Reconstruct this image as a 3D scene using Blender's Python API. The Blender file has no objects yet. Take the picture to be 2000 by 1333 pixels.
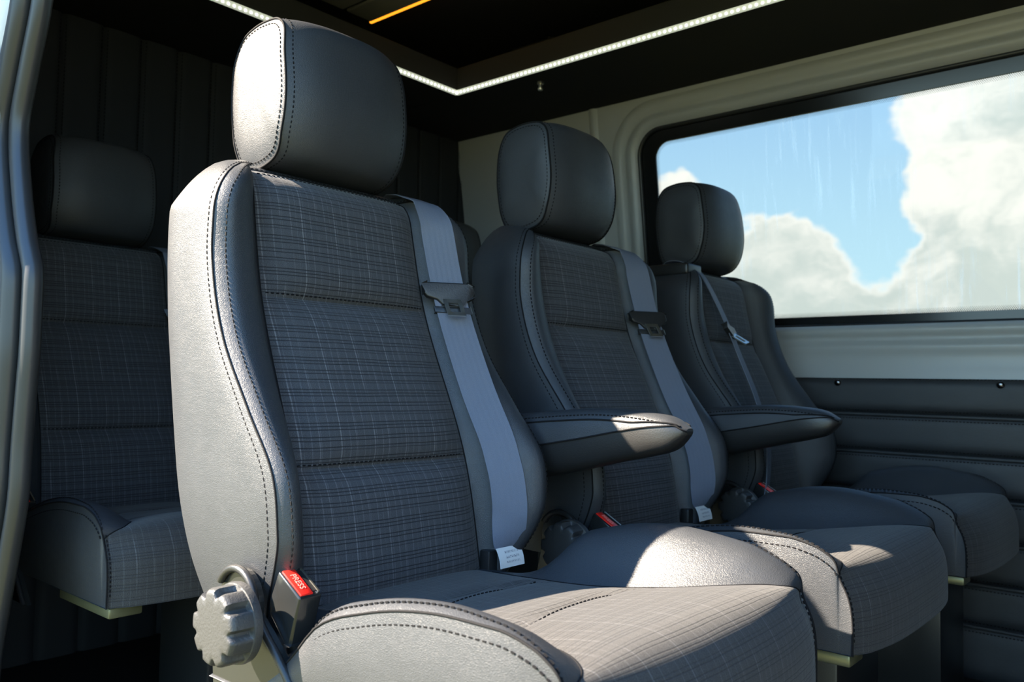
import bpy, bmesh, math, random
import numpy as np
from mathutils import Vector, Matrix
random.seed(4)
rng = np.random.default_rng(4)
C = bpy.context.scene.collection
scene = bpy.context.scene

# ------------------------------------------------------------------ camera, sky, sun, exposure
H = 0.64                                   # eye height above the van floor
cam_d = bpy.data.cameras.new('camera'); cam = bpy.data.objects.new('camera', cam_d); C.objects.link(cam)
scene.camera = cam
FPX = 1629.46
VX = np.array([-1900., 45.5, FPX]); VY = np.array([1400., 106.5, FPX])
Xc = -VX / np.linalg.norm(VX); Yc_ = VY / np.linalg.norm(VY); Zc = np.cross(Xc, Yc_)
M3 = np.stack([Xc, Yc_, Zc])               # world axes written in lens axes (x right, y down, z forward)
right, down, fwd = M3[:, 0], M3[:, 1], M3[:, 2]
R = Matrix(((right[0], -down[0], -fwd[0]), (right[1], -down[1], -fwd[1]), (right[2], -down[2], -fwd[2])))
cam.matrix_world = Matrix.Translation((0, 0, H)) @ R.to_4x4()
cam_d.sensor_width = 36; cam_d.lens = FPX / 2000 * 36
cam_d.clip_start = 0.02; cam_d.clip_end = 500
cam_d.dof.use_dof = True; cam_d.dof.focus_distance = 1.0; cam_d.dof.aperture_fstop = 9.0

SUN_DIR = Vector((0.95, 1.0, -0.98))       # the way the light travels
sun_d = bpy.data.lights.new('sun', 'SUN'); sun_d.energy = 37; sun_d.angle = math.radians(0.6); sun_d.color = (1, .85, .67)
sun = bpy.data.objects.new('sun', sun_d); C.objects.link(sun)
sun.rotation_euler = SUN_DIR.to_track_quat('-Z', 'Y').to_euler(); sun.location = (-4, -6, 5)

vs = scene.view_settings
scene.display_settings.display_device = 'sRGB'
vs.view_transform = 'Standard'; vs.look = 'None'; vs.exposure = 0.15; vs.gamma = 1; vs.use_curve_mapping = False
scene.cycles.use_denoising = True
scene.cycles.max_bounces = 8; scene.cycles.diffuse_bounces = 4; scene.cycles.transparent_max_bounces = 8
scene.cycles.sample_clamp_indirect = 6


class NT:
    """small helper to write node graphs"""
    def __init__(s, tree): s.t = tree; s.n = tree.nodes; s.l = tree.links
    def put(s, sock, v):
        if isinstance(v, bpy.types.NodeSocket): s.l.new(v, sock)
        elif isinstance(v, (tuple, list)) and len(v) == 3 and sock.type == 'RGBA': sock.default_value = (*v, 1)
        else: sock.default_value = v
    def math(s, op, a, b=None, c=None, clamp=False):
        n = s.n.new('ShaderNodeMath'); n.operation = op; n.use_clamp = clamp
        s.put(n.inputs[0], a)
        if b is not None: s.put(n.inputs[1], b)
        if c is not None: s.put(n.inputs[2], c)
        return n.outputs[0]
    def vmath(s, op, a, b=None):
        n = s.n.new('ShaderNodeVectorMath'); n.operation = op; s.put(n.inputs[0], a)
        if b is not None: s.put(n.inputs[1], b)
        return n.outputs['Value'] if op in ('DOT_PRODUCT', 'LENGTH', 'DISTANCE') else n.outputs[0]
    def mix(s, f, a, b, blend='MIX'):
        n = s.n.new('ShaderNodeMix'); n.data_type = 'RGBA'; n.blend_type = blend
        s.put(n.inputs[0], f); s.put(n.inputs[6], a); s.put(n.inputs[7], b); return n.outputs[2]
    def ramp(s, f, a, b):
        n = s.n.new('ShaderNodeMapRange'); n.interpolation_type = 'SMOOTHSTEP'; n.clamp = True
        s.put(n.inputs[0], f); s.put(n.inputs[1], a); s.put(n.inputs[2], b); return n.outputs[0]
    def noise(s, vec, scale, detail=2, rough=.5, dist=0):
        n = s.n.new('ShaderNodeTexNoise'); s.put(n.inputs['Vector'], vec); n.inputs['Scale'].default_value = scale
        n.inputs['Detail'].default_value = detail; n.inputs['Roughness'].default_value = rough; n.inputs['Distortion'].default_value = dist
        return n.outputs[0]
    def coord(s, which): return s.n.new('ShaderNodeTexCoord').outputs[which]
    def sep(s, v):
        n = s.n.new('ShaderNodeSeparateXYZ'); s.put(n.inputs[0], v); return n.outputs
    def comb(s, x, y, z):
        n = s.n.new('ShaderNodeCombineXYZ')
        for i, v in enumerate((x, y, z)): s.put(n.inputs[i], v)
        return n.outputs[0]
    def scale(s, v, k):
        n = s.n.new('ShaderNodeVectorMath'); n.operation = 'MULTIPLY'; s.put(n.inputs[0], v); n.inputs[1].default_value = k
        return n.outputs[0]


def pxdir(x, y):
    v = M3 @ np.array([(x - 1000), (y - 666.5), FPX]); return tuple(v / np.linalg.norm(v))


world = bpy.data.worlds.new('sky'); scene.world = world; world.use_nodes = True
T = NT(world.node_tree); T.n.clear()
d = T.coord('Generated'); dz = T.sep(d)[2]
up = T.math('MAXIMUM', dz, 0.0)
blue = T.mix(T.ramp(up, 0.0, 0.62), (1.85, 2.80, 3.15), (0.52, 1.25, 2.7))
dw = T.vmath('ADD', d, T.scale(T.vmath('SUBTRACT', T.comb(T.noise(d, 9, 4, .6), T.noise(T.scale(d, (1.3, 1.1, 1.7)), 8, 4, .6), T.noise(T.scale(d, (.7, 1.9, 1.2)), 9, 4, .6)), (.5, .5, .5)), (.11, .11, .11)))
big = T.noise(T.scale(d, (1, 1, 2.2)), 2.3, 6, .58)
dens = T.math('MULTIPLY', T.math('SUBTRACT', big, .585), 3.2)
clouds = [(1550, 455, .066, 1.15), (1490, 440, .045, .8), (1630, 485, .05, .9), (1480, 520, .06, .6), (1350, 385, .035, .9), (1310, 430, .05, .9), (1900, 300, .11, 1.3), (1960, 200, .10, 1.2), (1880, 440, .10, .9), (1990, 380, .12, 1.0),
          (1900, 530, .10, .7), (1700, 580, .08, .5), (1560, 590, .08, .6), (1400, 580, .08, .6), (1295, 330, .025, .6), (1345, 360, .03, .8), (1450, 310, .09, -1.5), (1600, 290, .11, -1.5), (1700, 410, .06, -1.1), (1690, 470, .04, -1.1), (1715, 530, .04, -.8)]
for (x, y, r, a) in clouds:
    dist = T.vmath('DISTANCE', dw, pxdir(x, y))
    g = T.math('SUBTRACT', 1.0, T.math('DIVIDE', dist, r * 1.5))
    dens = T.math('ADD', dens, T.math('MULTIPLY', T.math('MAXIMUM', g, 0.0), a * 1.5))
cover = T.ramp(dens, 0.05, 0.75)
shade_n = T.noise(T.scale(dw, (1, 1, 1.6)), 11, 4, .55)
low = T.ramp(dz, .30, .06)
greyf = T.math('MULTIPLY', T.ramp(T.math('ADD', shade_n, T.math('MULTIPLY', low, .22)), .42, .78), T.ramp(dens, .35, 1.1))
cl = T.mix(greyf, (3.3, 3.28, 3.08), (2.05, 2.3, 2.2))
skyc = T.mix(cover, blue, cl)
skyc = T.mix(T.ramp(dz, .0, -.05), skyc, (.25, .28, .16))
bg = T.n.new('ShaderNodeBackground'); T.put(bg.inputs[0], skyc); bg.inputs[1].default_value = 1.25
wo = T.n.new('ShaderNodeOutputWorld'); T.l.new(bg.outputs[0], wo.inputs[0])

# ------------------------------------------------------------------ materials
def mat(name, col=(.5, .5, .5), rough=.5, spec=.5, metal=0., bump=None, emit=None, build=None):
    m = bpy.data.materials.new(name); m.use_nodes = True
    t = NT(m.node_tree); b = t.n['Principled BSDF']
    b.inputs['Base Color'].default_value = (*col, 1); b.inputs['Roughness'].default_value = rough
    b.inputs['Specular IOR Level'].default_value = spec; b.inputs['Metallic'].default_value = metal
    if emit: b.inputs['Emission Color'].default_value = (*emit[0], 1); b.inputs['Emission Strength'].default_value = emit[1]
    if build: build(t, b)
    if bump:
        k, sc, dist = bump
        n = t.n.new('ShaderNodeBump'); n.inputs['Strength'].default_value = k; n.inputs['Distance'].default_value = dist
        t.put(n.inputs['Height'], t.noise(t.coord('Object'), sc, 3, .6)); t.l.new(n.outputs[0], b.inputs['Normal'])
    return m


def leather_nodes(t, b):
    o = t.coord('Object')
    v = t.n.new('ShaderNodeTexVoronoi'); v.feature = 'DISTANCE_TO_EDGE'; v.inputs['Scale'].default_value = 620; t.put(v.inputs['Vector'], t.vmath('ADD', o, t.scale(t.vmath('SUBTRACT', t.comb(t.noise(o, 300), t.noise(o, 280), .5), (.5, .5, .5)), (.004, .004, .004))))
    grain = t.ramp(v.outputs[0], 0, .35)
    wr = t.noise(t.scale(o, (1, 1, 2.2)), 45, 4, .6, .4)
    h = t.math('ADD', t.math('MULTIPLY', grain, .25), t.math('MULTIPLY', wr, .55))
    n = t.n.new('ShaderNodeBump'); n.inputs['Strength'].default_value = .38; n.inputs['Distance'].default_value = .0016
    t.put(n.inputs['Height'], h); t.l.new(n.outputs[0], b.inputs['Normal'])
    b.inputs['Specular IOR Level'].default_value = .55
    c = t.mix(t.noise(o, 14, 3), (.025, .0275, .032), (.037, .040, .045))
    t.put(b.inputs['Base Color'], c)
    t.put(b.inputs['Roughness'], t.math('ADD', .40, t.math('MULTIPLY', t.noise(o, 60, 3), .12)))


def plaid_nodes(t, b, ka=.85, kd=.85, c0=(.032, .0335, .038), c1=(.086, .088, .095)):
    uv = t.sep(t.coord('UV')); u, v = uv[0], uv[1]
    wob = t.math('MULTIPLY', t.math('SUBTRACT', t.noise(t.coord('UV'), 18, 2), .5), .0022)
    u2 = t.math('ADD', u, wob); v2 = t.math('ADD', v, wob)
    def lines(x, per, offs):
        out = None
        for off, w, a in offs:
            dd = t.math('PINGPONG', t.math('ADD', x, 5 - off), per / 2)
            s = t.math('MULTIPLY', t.ramp(dd, w, w * .45), a)
            out = s if out is None else t.math('MAXIMUM', out, s)
        return out
    light = lines(u2, .049, [(0, .0009, 1.), (.0035, .0007, .35), (.0125, .0008, .45), (.0215, .0008, .6), (.0235, .0006, .3), (.034, .0008, .5), (.0415, .0006, .3)])
    broken = t.ramp(t.noise(t.scale(t.coord('UV'), (160, 22, 1)), 1, 2), .25, .62)
    light = t.math('MULTIPLY', light, broken)
    dark = lines(v2, .041, [(0, .0008, .9), (.0042, .0008, .9), (.0125, .0008, .9), (.0165, .0008, .9), (.0205, .0008, .9), (.030, .0007, .6), (.0335, .0008, .9)])
    weave = t.noise(t.scale(t.coord('UV'), (900, 1500, 1)), 1, 2, .7)
    base = t.mix(t.ramp(weave, .25, .75), c0, c1)
    c = t.mix(t.math('MULTIPLY', light, ka), base, (.17, .17, .175))
    c = t.mix(t.math('MULTIPLY', dark, kd), c, (.010, .010, .012))
    t.put(b.inputs['Base Color'], c)
    b.inputs['Roughness'].default_value = .85; b.inputs['Specular IOR Level'].default_value = .25
    b.inputs['Sheen Weight'].default_value = .12; b.inputs['Sheen Roughness'].default_value = .4
    n = t.n.new('ShaderNodeBump'); n.inputs['Strength'].default_value = .5; n.inputs['Distance'].default_value = .0008
    t.put(n.inputs['Height'], t.math('SUBTRACT', weave, dark)); t.l.new(n.outputs[0], b.inputs['Normal'])


def web_nodes(t, b):
    uv = t.sep(t.coord('UV'))
    rib = t.math('PINGPONG', uv[0], .0038)
    h = t.math('ADD', t.math('MULTIPLY', rib, 90), t.noise(t.scale(t.coord('UV'), (1400, 1400, 1)), 1, 2))
    n = t.n.new('ShaderNodeBump'); n.inputs['Strength'].default_value = .45; n.inputs['Distance'].default_value = .0008
    t.put(n.inputs['Height'], h); t.l.new(n.outputs[0], b.inputs['Normal'])
    t.put(b.inputs['Base Color'], t.mix(t.noise(t.scale(t.coord('UV'), (900, 1300, 1)), 1, 2), (.085, .097, .130), (.16, .18, .23)))


def vinyl_nodes(t, b):
    o = t.coord('Object')
    n = t.n.new('ShaderNodeBump'); n.inputs['Strength'].default_value = .25; n.inputs['Distance'].default_value = .001
    t.put(n.inputs['Height'], t.noise(o, 380, 3)); t.l.new(n.outputs[0], b.inputs['Normal'])
    t.put(b.inputs['Base Color'], t.mix(t.noise(o, 5, 2), (.022, .024, .027), (.032, .034, .039)))


def speck_nodes(t, b):
    o = t.coord('Object')
    t.put(b.inputs['Base Color'], t.mix(t.ramp(t.noise(o, 900, 2), .62, .72), (.012, .013, .014), (.05, .05, .05)))


def grass_nodes(t, b):
    o = t.coord('Object')
    t.put(b.inputs['Base Color'], t.mix(t.noise(o, 2.0, 5, .7), (.075, .085, .028), (.15, .15, .055)))


def glass_nodes(t, b):
    out = [n for n in t.n if n.type == 'OUTPUT_MATERIAL'][0]
    tr = t.n.new('ShaderNodeBsdfTransparent'); tr.inputs[0].default_value = (.222, .229, .225, 1)
    gl = t.n.new('ShaderNodeBsdfGlossy'); gl.inputs['Roughness'].default_value = .02; gl.inputs[0].default_value = (1, 1, 1, 1)
    fr = t.n.new('ShaderNodeFresnel'); fr.inputs['IOR'].default_value = 1.45
    m1 = t.n.new('ShaderNodeMixShader'); t.put(m1.inputs[0], t.math('MULTIPLY', fr.outputs[0], .35)); t.l.new(tr.outputs[0], m1.inputs[1]); t.l.new(gl.outputs[0], m1.inputs[2])
    df = t.n.new('ShaderNodeBsdfTranslucent'); df.inputs[0].default_value = (.6, .62, .6, 1)
    # smears left by wiping: narrow upright streaks
    uv = t.coord('UV'); s = t.sep(uv)
    st = t.ramp(t.noise(t.scale(uv, (95, 5, 1)), 1, 4, .6, .5), .5, .78)
    zone = t.math('MULTIPLY', t.ramp(t.noise(uv, 3.1, 3), .44, .64), .34)
    m2 = t.n.new('ShaderNodeMixShader'); t.put(m2.inputs[0], t.math('MULTIPLY', st, zone)); t.l.new(m1.outputs[0], m2.inputs[1]); t.l.new(df.outputs[0], m2.inputs[2])
    t.l.new(m2.outputs[0], out.inputs[0])


def tag_nodes(t, b):
    uv = t.sep(t.coord('UV'))
    n = t.noise(t.scale(t.coord('UV'), (46, 10, 1)), 1, 3, .8)
    row = t.math('LESS_THAN', t.math('PINGPONG', uv[1], .125), .06)
    zone = t.math('MULTIPLY', t.math('MULTIPLY', t.math('LESS_THAN', t.math('ABSOLUTE', t.math('SUBTRACT', uv[0], .55)), .28), t.math('LESS_THAN', t.math('ABSOLUTE', t.math('SUBTRACT', uv[1], .55)), .34)), row)
    t.put(b.inputs['Base Color'], t.mix(t.math('MULTIPLY', t.ramp(n, .45, .6), zone), (.72, .72, .70), (.12, .13, .17)))


LEATHER = mat('black_leather', (.035, .036, .039), .46, .5, build=leather_nodes)
PLAID = mat('plaid_cloth', build=plaid_nodes)
PLAID2 = mat('faint_plaid_cloth', build=lambda t, b: plaid_nodes(t, b, .38, .45, (.018, .018, .019), (.074, .071, .068)))
THREAD = mat('black_thread', (.006, .006, .007), .8, .2)
WEB = mat('belt_webbing', (.08, .09, .12), .6, .4, build=web_nodes)
PLASTIC = mat('black_plastic', (.016, .016, .016), .36, .5, bump=(.3, 500, .0008))
KNOBP = mat('grained_black_plastic', (.035, .035, .035), .45, .5, bump=(.5, 420, .001))
GLOSSP = mat('smooth_black_plastic', (.015, .016, .016), .2, .5)
STEEL = mat('bright_steel', (.72, .70, .62), .32, .5, 1.)
REDP = mat('red_plastic', (.75, .018, .012), .3, .5)
REDL = mat('pale_red_lettering', (.85, .25, .2), .4)
TAG = mat('white_tag', build=tag_nodes, rough=.6)
SPECK = mat('powder_coated_steel', build=speck_nodes, rough=.35)
BRACKET = mat('zinc_steel', (.16, .16, .09), .35, .5, .6)
PAINT = mat('white_body_paint', (.42, .43, .425), .33, .5)
BODY = mat('outside_body_paint', (.70, .70, .72), .25, .5)
VINYL = mat('black_vinyl', build=vinyl_nodes, rough=.6, spec=.22)
HEAD = mat('black_headliner', (.010, .010, .011), .8, .3, bump=(.3, 300, .001))
FASC = mat('dark_grey_trim', (.028, .028, .026), .6, .4, bump=(.3, 250, .001))
RUBBER = mat('black_rubber', (.025, .026, .028), .35, .5)
FRIT = mat('black_glass_border', (.012, .013, .014), .18, .5)
GLASS = mat('tinted_glass', build=glass_nodes)
CARPET = mat('black_floor_cover', (.014, .014, .015), .85, .3, bump=(.5, 200, .002))
GRASS = mat('sunlit_grass', build=grass_nodes, rough=.9, spec=.2)
LEDB = mat('led_tape', (.8, .8, .7), .4, emit=((.92, 1.0, .80), .42))
LEDD = mat('led_diode', (.9, .9, .85), .4, emit=((1.0, 1.0, .93), 3.0))
BUTTON = mat('dark_chrome', (.18, .18, .19), .15, .5, 1.)
AMBER = mat('amber_light', (.9, .4, .05), .4, emit=((1.0, .36, .02), 1.5))
PANELG = mat('grey_roof_panel', (.22, .21, .17), .5)

# ------------------------------------------------------------------ mesh helpers
# Positions are written from the eye (x forward in the van, y towards the windowed side, z up from eye height).
def W(P):
    P = np.asarray(P, float).copy(); P[..., 2] += H; return P


def link(name, me, m=None, parent=None, loc=None):
    o = bpy.data.objects.new(name, me); C.objects.link(o)
    if m is not None and me is not None and len(me.materials) == 0: me.materials.append(m)
    if parent is not None: o.parent = parent
    if loc is not None: o.location = loc
    return o


def mesh(name, V, F, smooth=True, uv=None):
    me = bpy.data.meshes.new(name); me.from_pydata([tuple(map(float, v)) for v in V], [], [tuple(int(i) for i in f) for f in F])
    if smooth: me.polygons.foreach_set('use_smooth', [True] * len(me.polygons))
    if uv is not None:
        l = me.uv_layers.new(name='UVMap')
        idx = np.zeros(len(me.loops), dtype=int); me.loops.foreach_get('vertex_index', idx)
        l.data.foreach_set('uv', np.asarray(uv, float)[idx].ravel())
    bm = bmesh.new(); bm.from_mesh(me); bmesh.ops.recalc_face_normals(bm, faces=bm.faces); bm.to_mesh(me); bm.free()
    me.update(); return me


class G:
    """collects grids into one mesh"""
    def __init__(s): s.V = []; s.F = []; s.UV = []
    def grid(s, P, cu=False, cv=False, uv=None, mask=None):
        P = np.asarray(P, float); n, m = P.shape[:2]; b = len(s.V)
        s.V.extend(P.reshape(-1, 3)); s.UV.extend((np.zeros((n * m, 2)) if uv is None else np.asarray(uv).reshape(-1, 2)))
        for i in range(n if cu else n - 1):
            for j in range(m if cv else m - 1):
                if mask is not None and not mask(i, j): continue
                s.F.append((b + i * m + j, b + ((i + 1) % n) * m + j, b + ((i + 1) % n) * m + (j + 1) % m, b + i * m + (j + 1) % m))
    def poly(s, pts):
        b = len(s.V); s.V.extend(np.asarray(pts, float)); s.UV.extend(np.zeros((len(pts), 2))); s.F.append(tuple(range(b, b + len(pts))))
    def box(s, lo, hi):
        x0, y0, z0 = lo; x1, y1, z1 = hi; b = len(s.V)
        v = [(x0, y0, z0), (x1, y0, z0), (x1, y1, z0), (x0, y1, z0), (x0, y0, z1), (x1, y0, z1), (x1, y1, z1), (x0, y1, z1)]
        s.V.extend(np.array(v)); s.UV.extend(np.zeros((8, 2)))
        for f in ((0, 3, 2, 1), (4, 5, 6, 7), (0, 1, 5, 4), (1, 2, 6, 5), (2, 3, 7, 6), (3, 0, 4, 7)): s.F.append(tuple(b + i for i in f))
    def tube(s, path, r, n=8, closed=False, squash=None):
        path = np.asarray(path, float); k = len(path)
        if closed: tan = np.roll(path, -1, 0) - np.roll(path, 1, 0)
        else: tan = np.gradient(path, axis=0)
        tan /= np.linalg.norm(tan, axis=1)[:, None] + 1e-12
        up0 = np.array([0, 0, 1.]) if abs(tan[0, 2]) < .9 else np.array([0, 1., 0])
        rings = []; a = np.cross(tan[0], up0); a /= np.linalg.norm(a)
        rr = np.broadcast_to(np.asarray(r, float), (k,))
        for i in range(k):
            a = a - tan[i] * (a @ tan[i]); a /= np.linalg.norm(a) + 1e-12; bb = np.cross(tan[i], a)
            th = np.linspace(0, 2 * np.pi, n, endpoint=False)
            rings.append(path[i] + rr[i] * (np.cos(th)[:, None] * a + np.sin(th)[:, None] * bb))
        s.grid(rings, cu=closed, cv=True)
        if not closed: s.poly(rings[0][::-1]); s.poly(rings[-1])
    def stitches(s, path, pitch=.0064, length=.0046, r=.00075):
        path = np.asarray(path, float); seg = np.linalg.norm(np.diff(path, axis=0), axis=1); L = np.concatenate([[0], np.cumsum(seg)])
        k = int(L[-1] / pitch)
        for i in range(k):
            q = [np.array([np.interp(min(max(t, 0), L[-1]), L, path[:, c]) for c in range(3)]) for t in ((i + .15) * pitch, (i + .15) * pitch + length)]
            t = q[1] - q[0]; ln = np.linalg.norm(t)
            if ln < 1e-6: continue
            t /= ln; a = np.cross(t, [.3, .5, .81]); a /= np.linalg.norm(a); b = np.cross(t, a); v0 = len(s.V)
            ring = [r * (math.cos(h) * a + math.sin(h) * b) for h in (0, 1.571, 3.142, 4.712)]
            s.V.extend([q[0]] + [q[0] * .85 + q[1] * .15 + v for v in ring] + [q[0] * .15 + q[1] * .85 + v for v in ring] + [q[1]]); s.UV.extend(np.zeros((10, 2)))
            for j in range(4):
                k2 = (j + 1) % 4; s.F.append((v0, v0 + 1 + k2, v0 + 1 + j)); s.F.append((v0 + 1 + j, v0 + 1 + k2, v0 + 5 + k2, v0 + 5 + j)); s.F.append((v0 + 9, v0 + 5 + j, v0 + 5 + k2))
    def mesh(s, name, smooth=True, off=(0, 0, 0)):
        V = np.array(s.V) - np.array(off); used = np.unique(np.concatenate([np.array(f) for f in s.F])); mp = -np.ones(len(V), int); mp[used] = np.arange(len(used))
        return mesh(name, V[used], [[mp[i] for i in f] for f in s.F], smooth, np.array(s.UV)[used])


def bevel(me, w, seg=2, ang=30):
    bm = bmesh.new(); bm.from_mesh(me); bmesh.ops.remove_doubles(bm, verts=bm.verts, dist=1e-6)
    es = [e for e in bm.edges if len(e.link_faces) == 2 and e.calc_face_angle(0) > math.radians(ang)]
    bmesh.ops.bevel(bm, geom=es, offset=w, segments=seg, affect='EDGES', profile=.5, clamp_overlap=True)
    bmesh.ops.recalc_face_normals(bm, faces=bm.faces); bm.to_mesh(me); bm.free()
    return me


def shade(me, ang=35):
    me.polygons.foreach_set('use_smooth', [True] * len(me.polygons)); 
    try: me.set_sharp_from_angle(angle=math.radians(ang))
    except Exception: pass
    return me


def hermite(x, xs, ys):
    """smooth curve through points, xs rising"""
    xs = np.asarray(xs, float); ys = np.asarray(ys, float); x = np.clip(np.asarray(x, float), xs[0], xs[-1])
    dlt = np.diff(ys) / np.diff(xs); m = np.concatenate([[dlt[0]], np.where(dlt[1:] * dlt[:-1] > 0, (dlt[1:] + dlt[:-1]) / 2, 0), [dlt[-1]]])
    i = np.clip(np.searchsorted(xs, x, 'right') - 1, 0, len(xs) - 2); h = xs[i + 1] - xs[i]; t = (x - xs[i]) / h
    return (2 * t**3 - 3 * t**2 + 1) * ys[i] + (t**3 - 2 * t**2 + t) * h * m[i] + (-2 * t**3 + 3 * t**2) * ys[i + 1] + (t**3 - t**2) * h * m[i + 1]


def catmull(P, n, closed=True):
    P = np.asarray(P, float); k = len(P); out = []
    segs = k if closed else k - 1
    for t in np.linspace(0, segs, n, endpoint=not closed):
        i = min(int(t), segs - 1); f = t - i
        idx = [(i + o) % k if closed else min(max(i + o, 0), k - 1) for o in (-1, 0, 1, 2)]
        a, b, c, dd = P[idx]
        out.append(.5 * ((2 * b) + (-a + c) * f + (2 * a - 5 * b + 4 * c - dd) * f * f + (-a + 3 * b - 3 * c + dd) * f**3))
    return np.array(out)


def thing(name, label, cat, loc=(0, 0, 0), group=None):
    o = bpy.data.objects.new(name, None); C.objects.link(o); o.location = loc; o.empty_display_size = .05
    o['label'] = label; o['category'] = cat
    if group: o['group'] = group
    return o


def tag(o, label, cat, group=None):
    o['label'] = label; o['category'] = cat
    if group: o['group'] = group
    return o


def struct(o, label=None, cat=None):
    o['kind'] = 'structure'
    if label: o['label'] = label
    if cat: o['category'] = cat
    return o


smooth = lambda a, b, x: (lambda t: t * t * (3 - 2 * t))(np.clip((x - a) / (b - a), 0, 1))

# ------------------------------------------------------------------ the van shell
YW = 2.14                                   # lower left wall
ZS = .832                                   # underside of the overhead trim
ZC = 1.06                                   # roof lining
XR = -2.03                                  # rear partition
ZF = -H                                     # floor
YD = .36                                    # near side (door) wall

g = G(); g.grid([[(XR - .1, YD - .04, ZF), (XR - .1, YW + .1, ZF)], [(1.3, YD - .04, ZF), (1.3, YW + .1, ZF)]]); g.box((XR - .1, YD - .04, ZF - .12), (1.3, YW + .1, ZF - .001))
struct(link('floor', g.mesh('floor', False, (0, 0, -H)), CARPET), 'black covered van floor under the seats', 'floor')
g = G(); g.box((XR - .1, YD - .1, ZC), (1.3, YW + .1, ZC + .06))
ceiling = struct(link('ceiling', g.mesh('ceiling', False, (0, 0, -H)), HEAD), 'black roof lining above the lighted overhead trim', 'ceiling')

g = G(); g.box((1.3, YD - .1, ZF - .1), (1.36, YW + .1, ZC + .06))  # added out of view to keep sky light from entering at the front
struct(link('wall_front_light_block', g.mesh('wall_front_light_block', False, (0, 0, -H)), HEAD), 'unseen dark wall added to block light from the cab end', 'wall')

# ground outside
g = G(); g.grid([[(-60, -60, -1.25), (-60, 60, -1.25)], [(60, -60, -1.25), (60, 60, -1.25)]])
o = link('ground', g.mesh('ground', False, (0, 0, -H)), GRASS); struct(o, 'sunlit grass outside the van', 'ground')

# left wall: painted steel leaning in above the window sill, cut for the window
LEAN = .15
def wy(z): return YW - max(0., z - .185) * LEAN if not isinstance(z, np.ndarray) else YW - np.maximum(0, z - .185) * LEAN
U0, U1, V0, V1 = -1.30, .12, .158, .738     # window opening
def rrect(u0, u1, v0, v1, r, n=10):
    out = []
    for cx, cy, a0 in ((u1 - r, v1 - r, 0), (u0 + r, v1 - r, 90), (u0 + r, v0 + r, 180), (u1 - r, v0 + r, 270)):
        for k in range(n + 1):
            a = math.radians(a0 + 90 * k / n); out.append((cx + r * math.cos(a), cy + r * math.sin(a)))
    return np.array(out)
def on_wall(q, dy=0.): q = np.asarray(q); return np.stack([q[:, 0], wy(q[:, 1]) - dy, q[:, 1]], 1)

RINGS = [(.0, -.014, .075), (.004, .0, .08), (.018, .012, .09), (.030, .012, .10), (.042, .002, .11), (.052, -.002, .12), (.062, .006, .13), (.078, .008, .14), (.092, .0, .15)]
g = G(); rings = []
for off, proud, r in RINGS: rings.append(on_wall(rrect(U0 - off, U1 + off, V0 - off * .55, V1 + off * 0.9, r), proud))
g.grid(rings, cv=True)
# sheet from the outermost ring to the wall's edge
last = rrect(U0 - .092, U1 + .092, V0 - .092 * .55, V1 + .092 * .9, .15)
def edge_pt(p):
    cx, cy = (U0 + U1) / 2, (V0 + V1) / 2; dx, dy = p[0] - cx, p[1] - cy
    k = min(((1.3 if dx > 0 else XR) - cx) / dx if abs(dx) > 1e-6 else 9e9, ((ZC if dy > 0 else .0) - cy) / dy if abs(dy) > 1e-6 else 9e9)
    return (cx + dx * k, cy + dy * k)
outer = np.array([edge_pt(p) for p in last])
mids = [last * (1 - t) + outer * t for t in np.linspace(0, 1, 9)]
g.grid([on_wall(m) for m in mids], cv=True)
for (a, b) in (((XR, ZC), 'c'), ((XR, 0.), 'c'), ((1.3, ZC), 'c'), ((1.3, 0.), 'c')): pass
wall_left = struct(link('wall_left', g.mesh('wall_left', True, (0, 0, -H)), PAINT), 'pale painted steel van side around the window', 'wall')
# corner pieces and the lower skin of the same wall
g = G(); g.grid([[(XR, YW + .03, ZF), (1.3, YW + .03, ZF)], [(XR, YW + .03, ZC), (1.3, YW + .03, ZC)]][:2])
V = [(XR - .1, YW + .06, ZF), (1.3, YW + .06, ZF), (1.3, YW + .06, .0), (XR - .1, YW + .06, .0)]
g = G(); g.box((XR - .1, YW + .012, ZF), (1.3, YW + .07, .03))
link('lower_skin', g.mesh('lower_skin', False, (0, 0, -H)), PAINT, wall_left)
# pillar beads on the painted sheet
for k, (u, w, pr) in enumerate(((-1.45, .008, .006),)):
    g = G(); zz = np.linspace(.05, ZS + .02, 20)
    rows = []
    for z in zz:
        uu = u + .015 * (z - .8)
        rows.append([(uu - w * 2.2, wy(z) + .001, z), (uu - w * .8, wy(z) - pr, z), (uu + w * .8, wy(z) - pr, z), (uu + w * 2.2, wy(z) + .001, z)])
    g.grid(rows); link('pillar_bead', g.mesh('pillar_bead', True, (0, 0, -H)), PAINT, wall_left)
# sill between the window and the trimmed panel
g = G()
prof = [(.158, .004), (.150, .016), (.140, .020), (.131, .012), (.124, .006), (.116, .012), (.108, .022), (.100, .024), (.090, .020), (.075, .018), (.05, .022), (.028, .026), (.022, .026)]
g.grid([[(x, YW - dy, z) for z, dy in prof] for x in np.linspace(XR, 1.3, 12)])
link('sill', g.mesh('sill', True, (0, 0, -H)), PAINT, wall_left)

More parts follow.
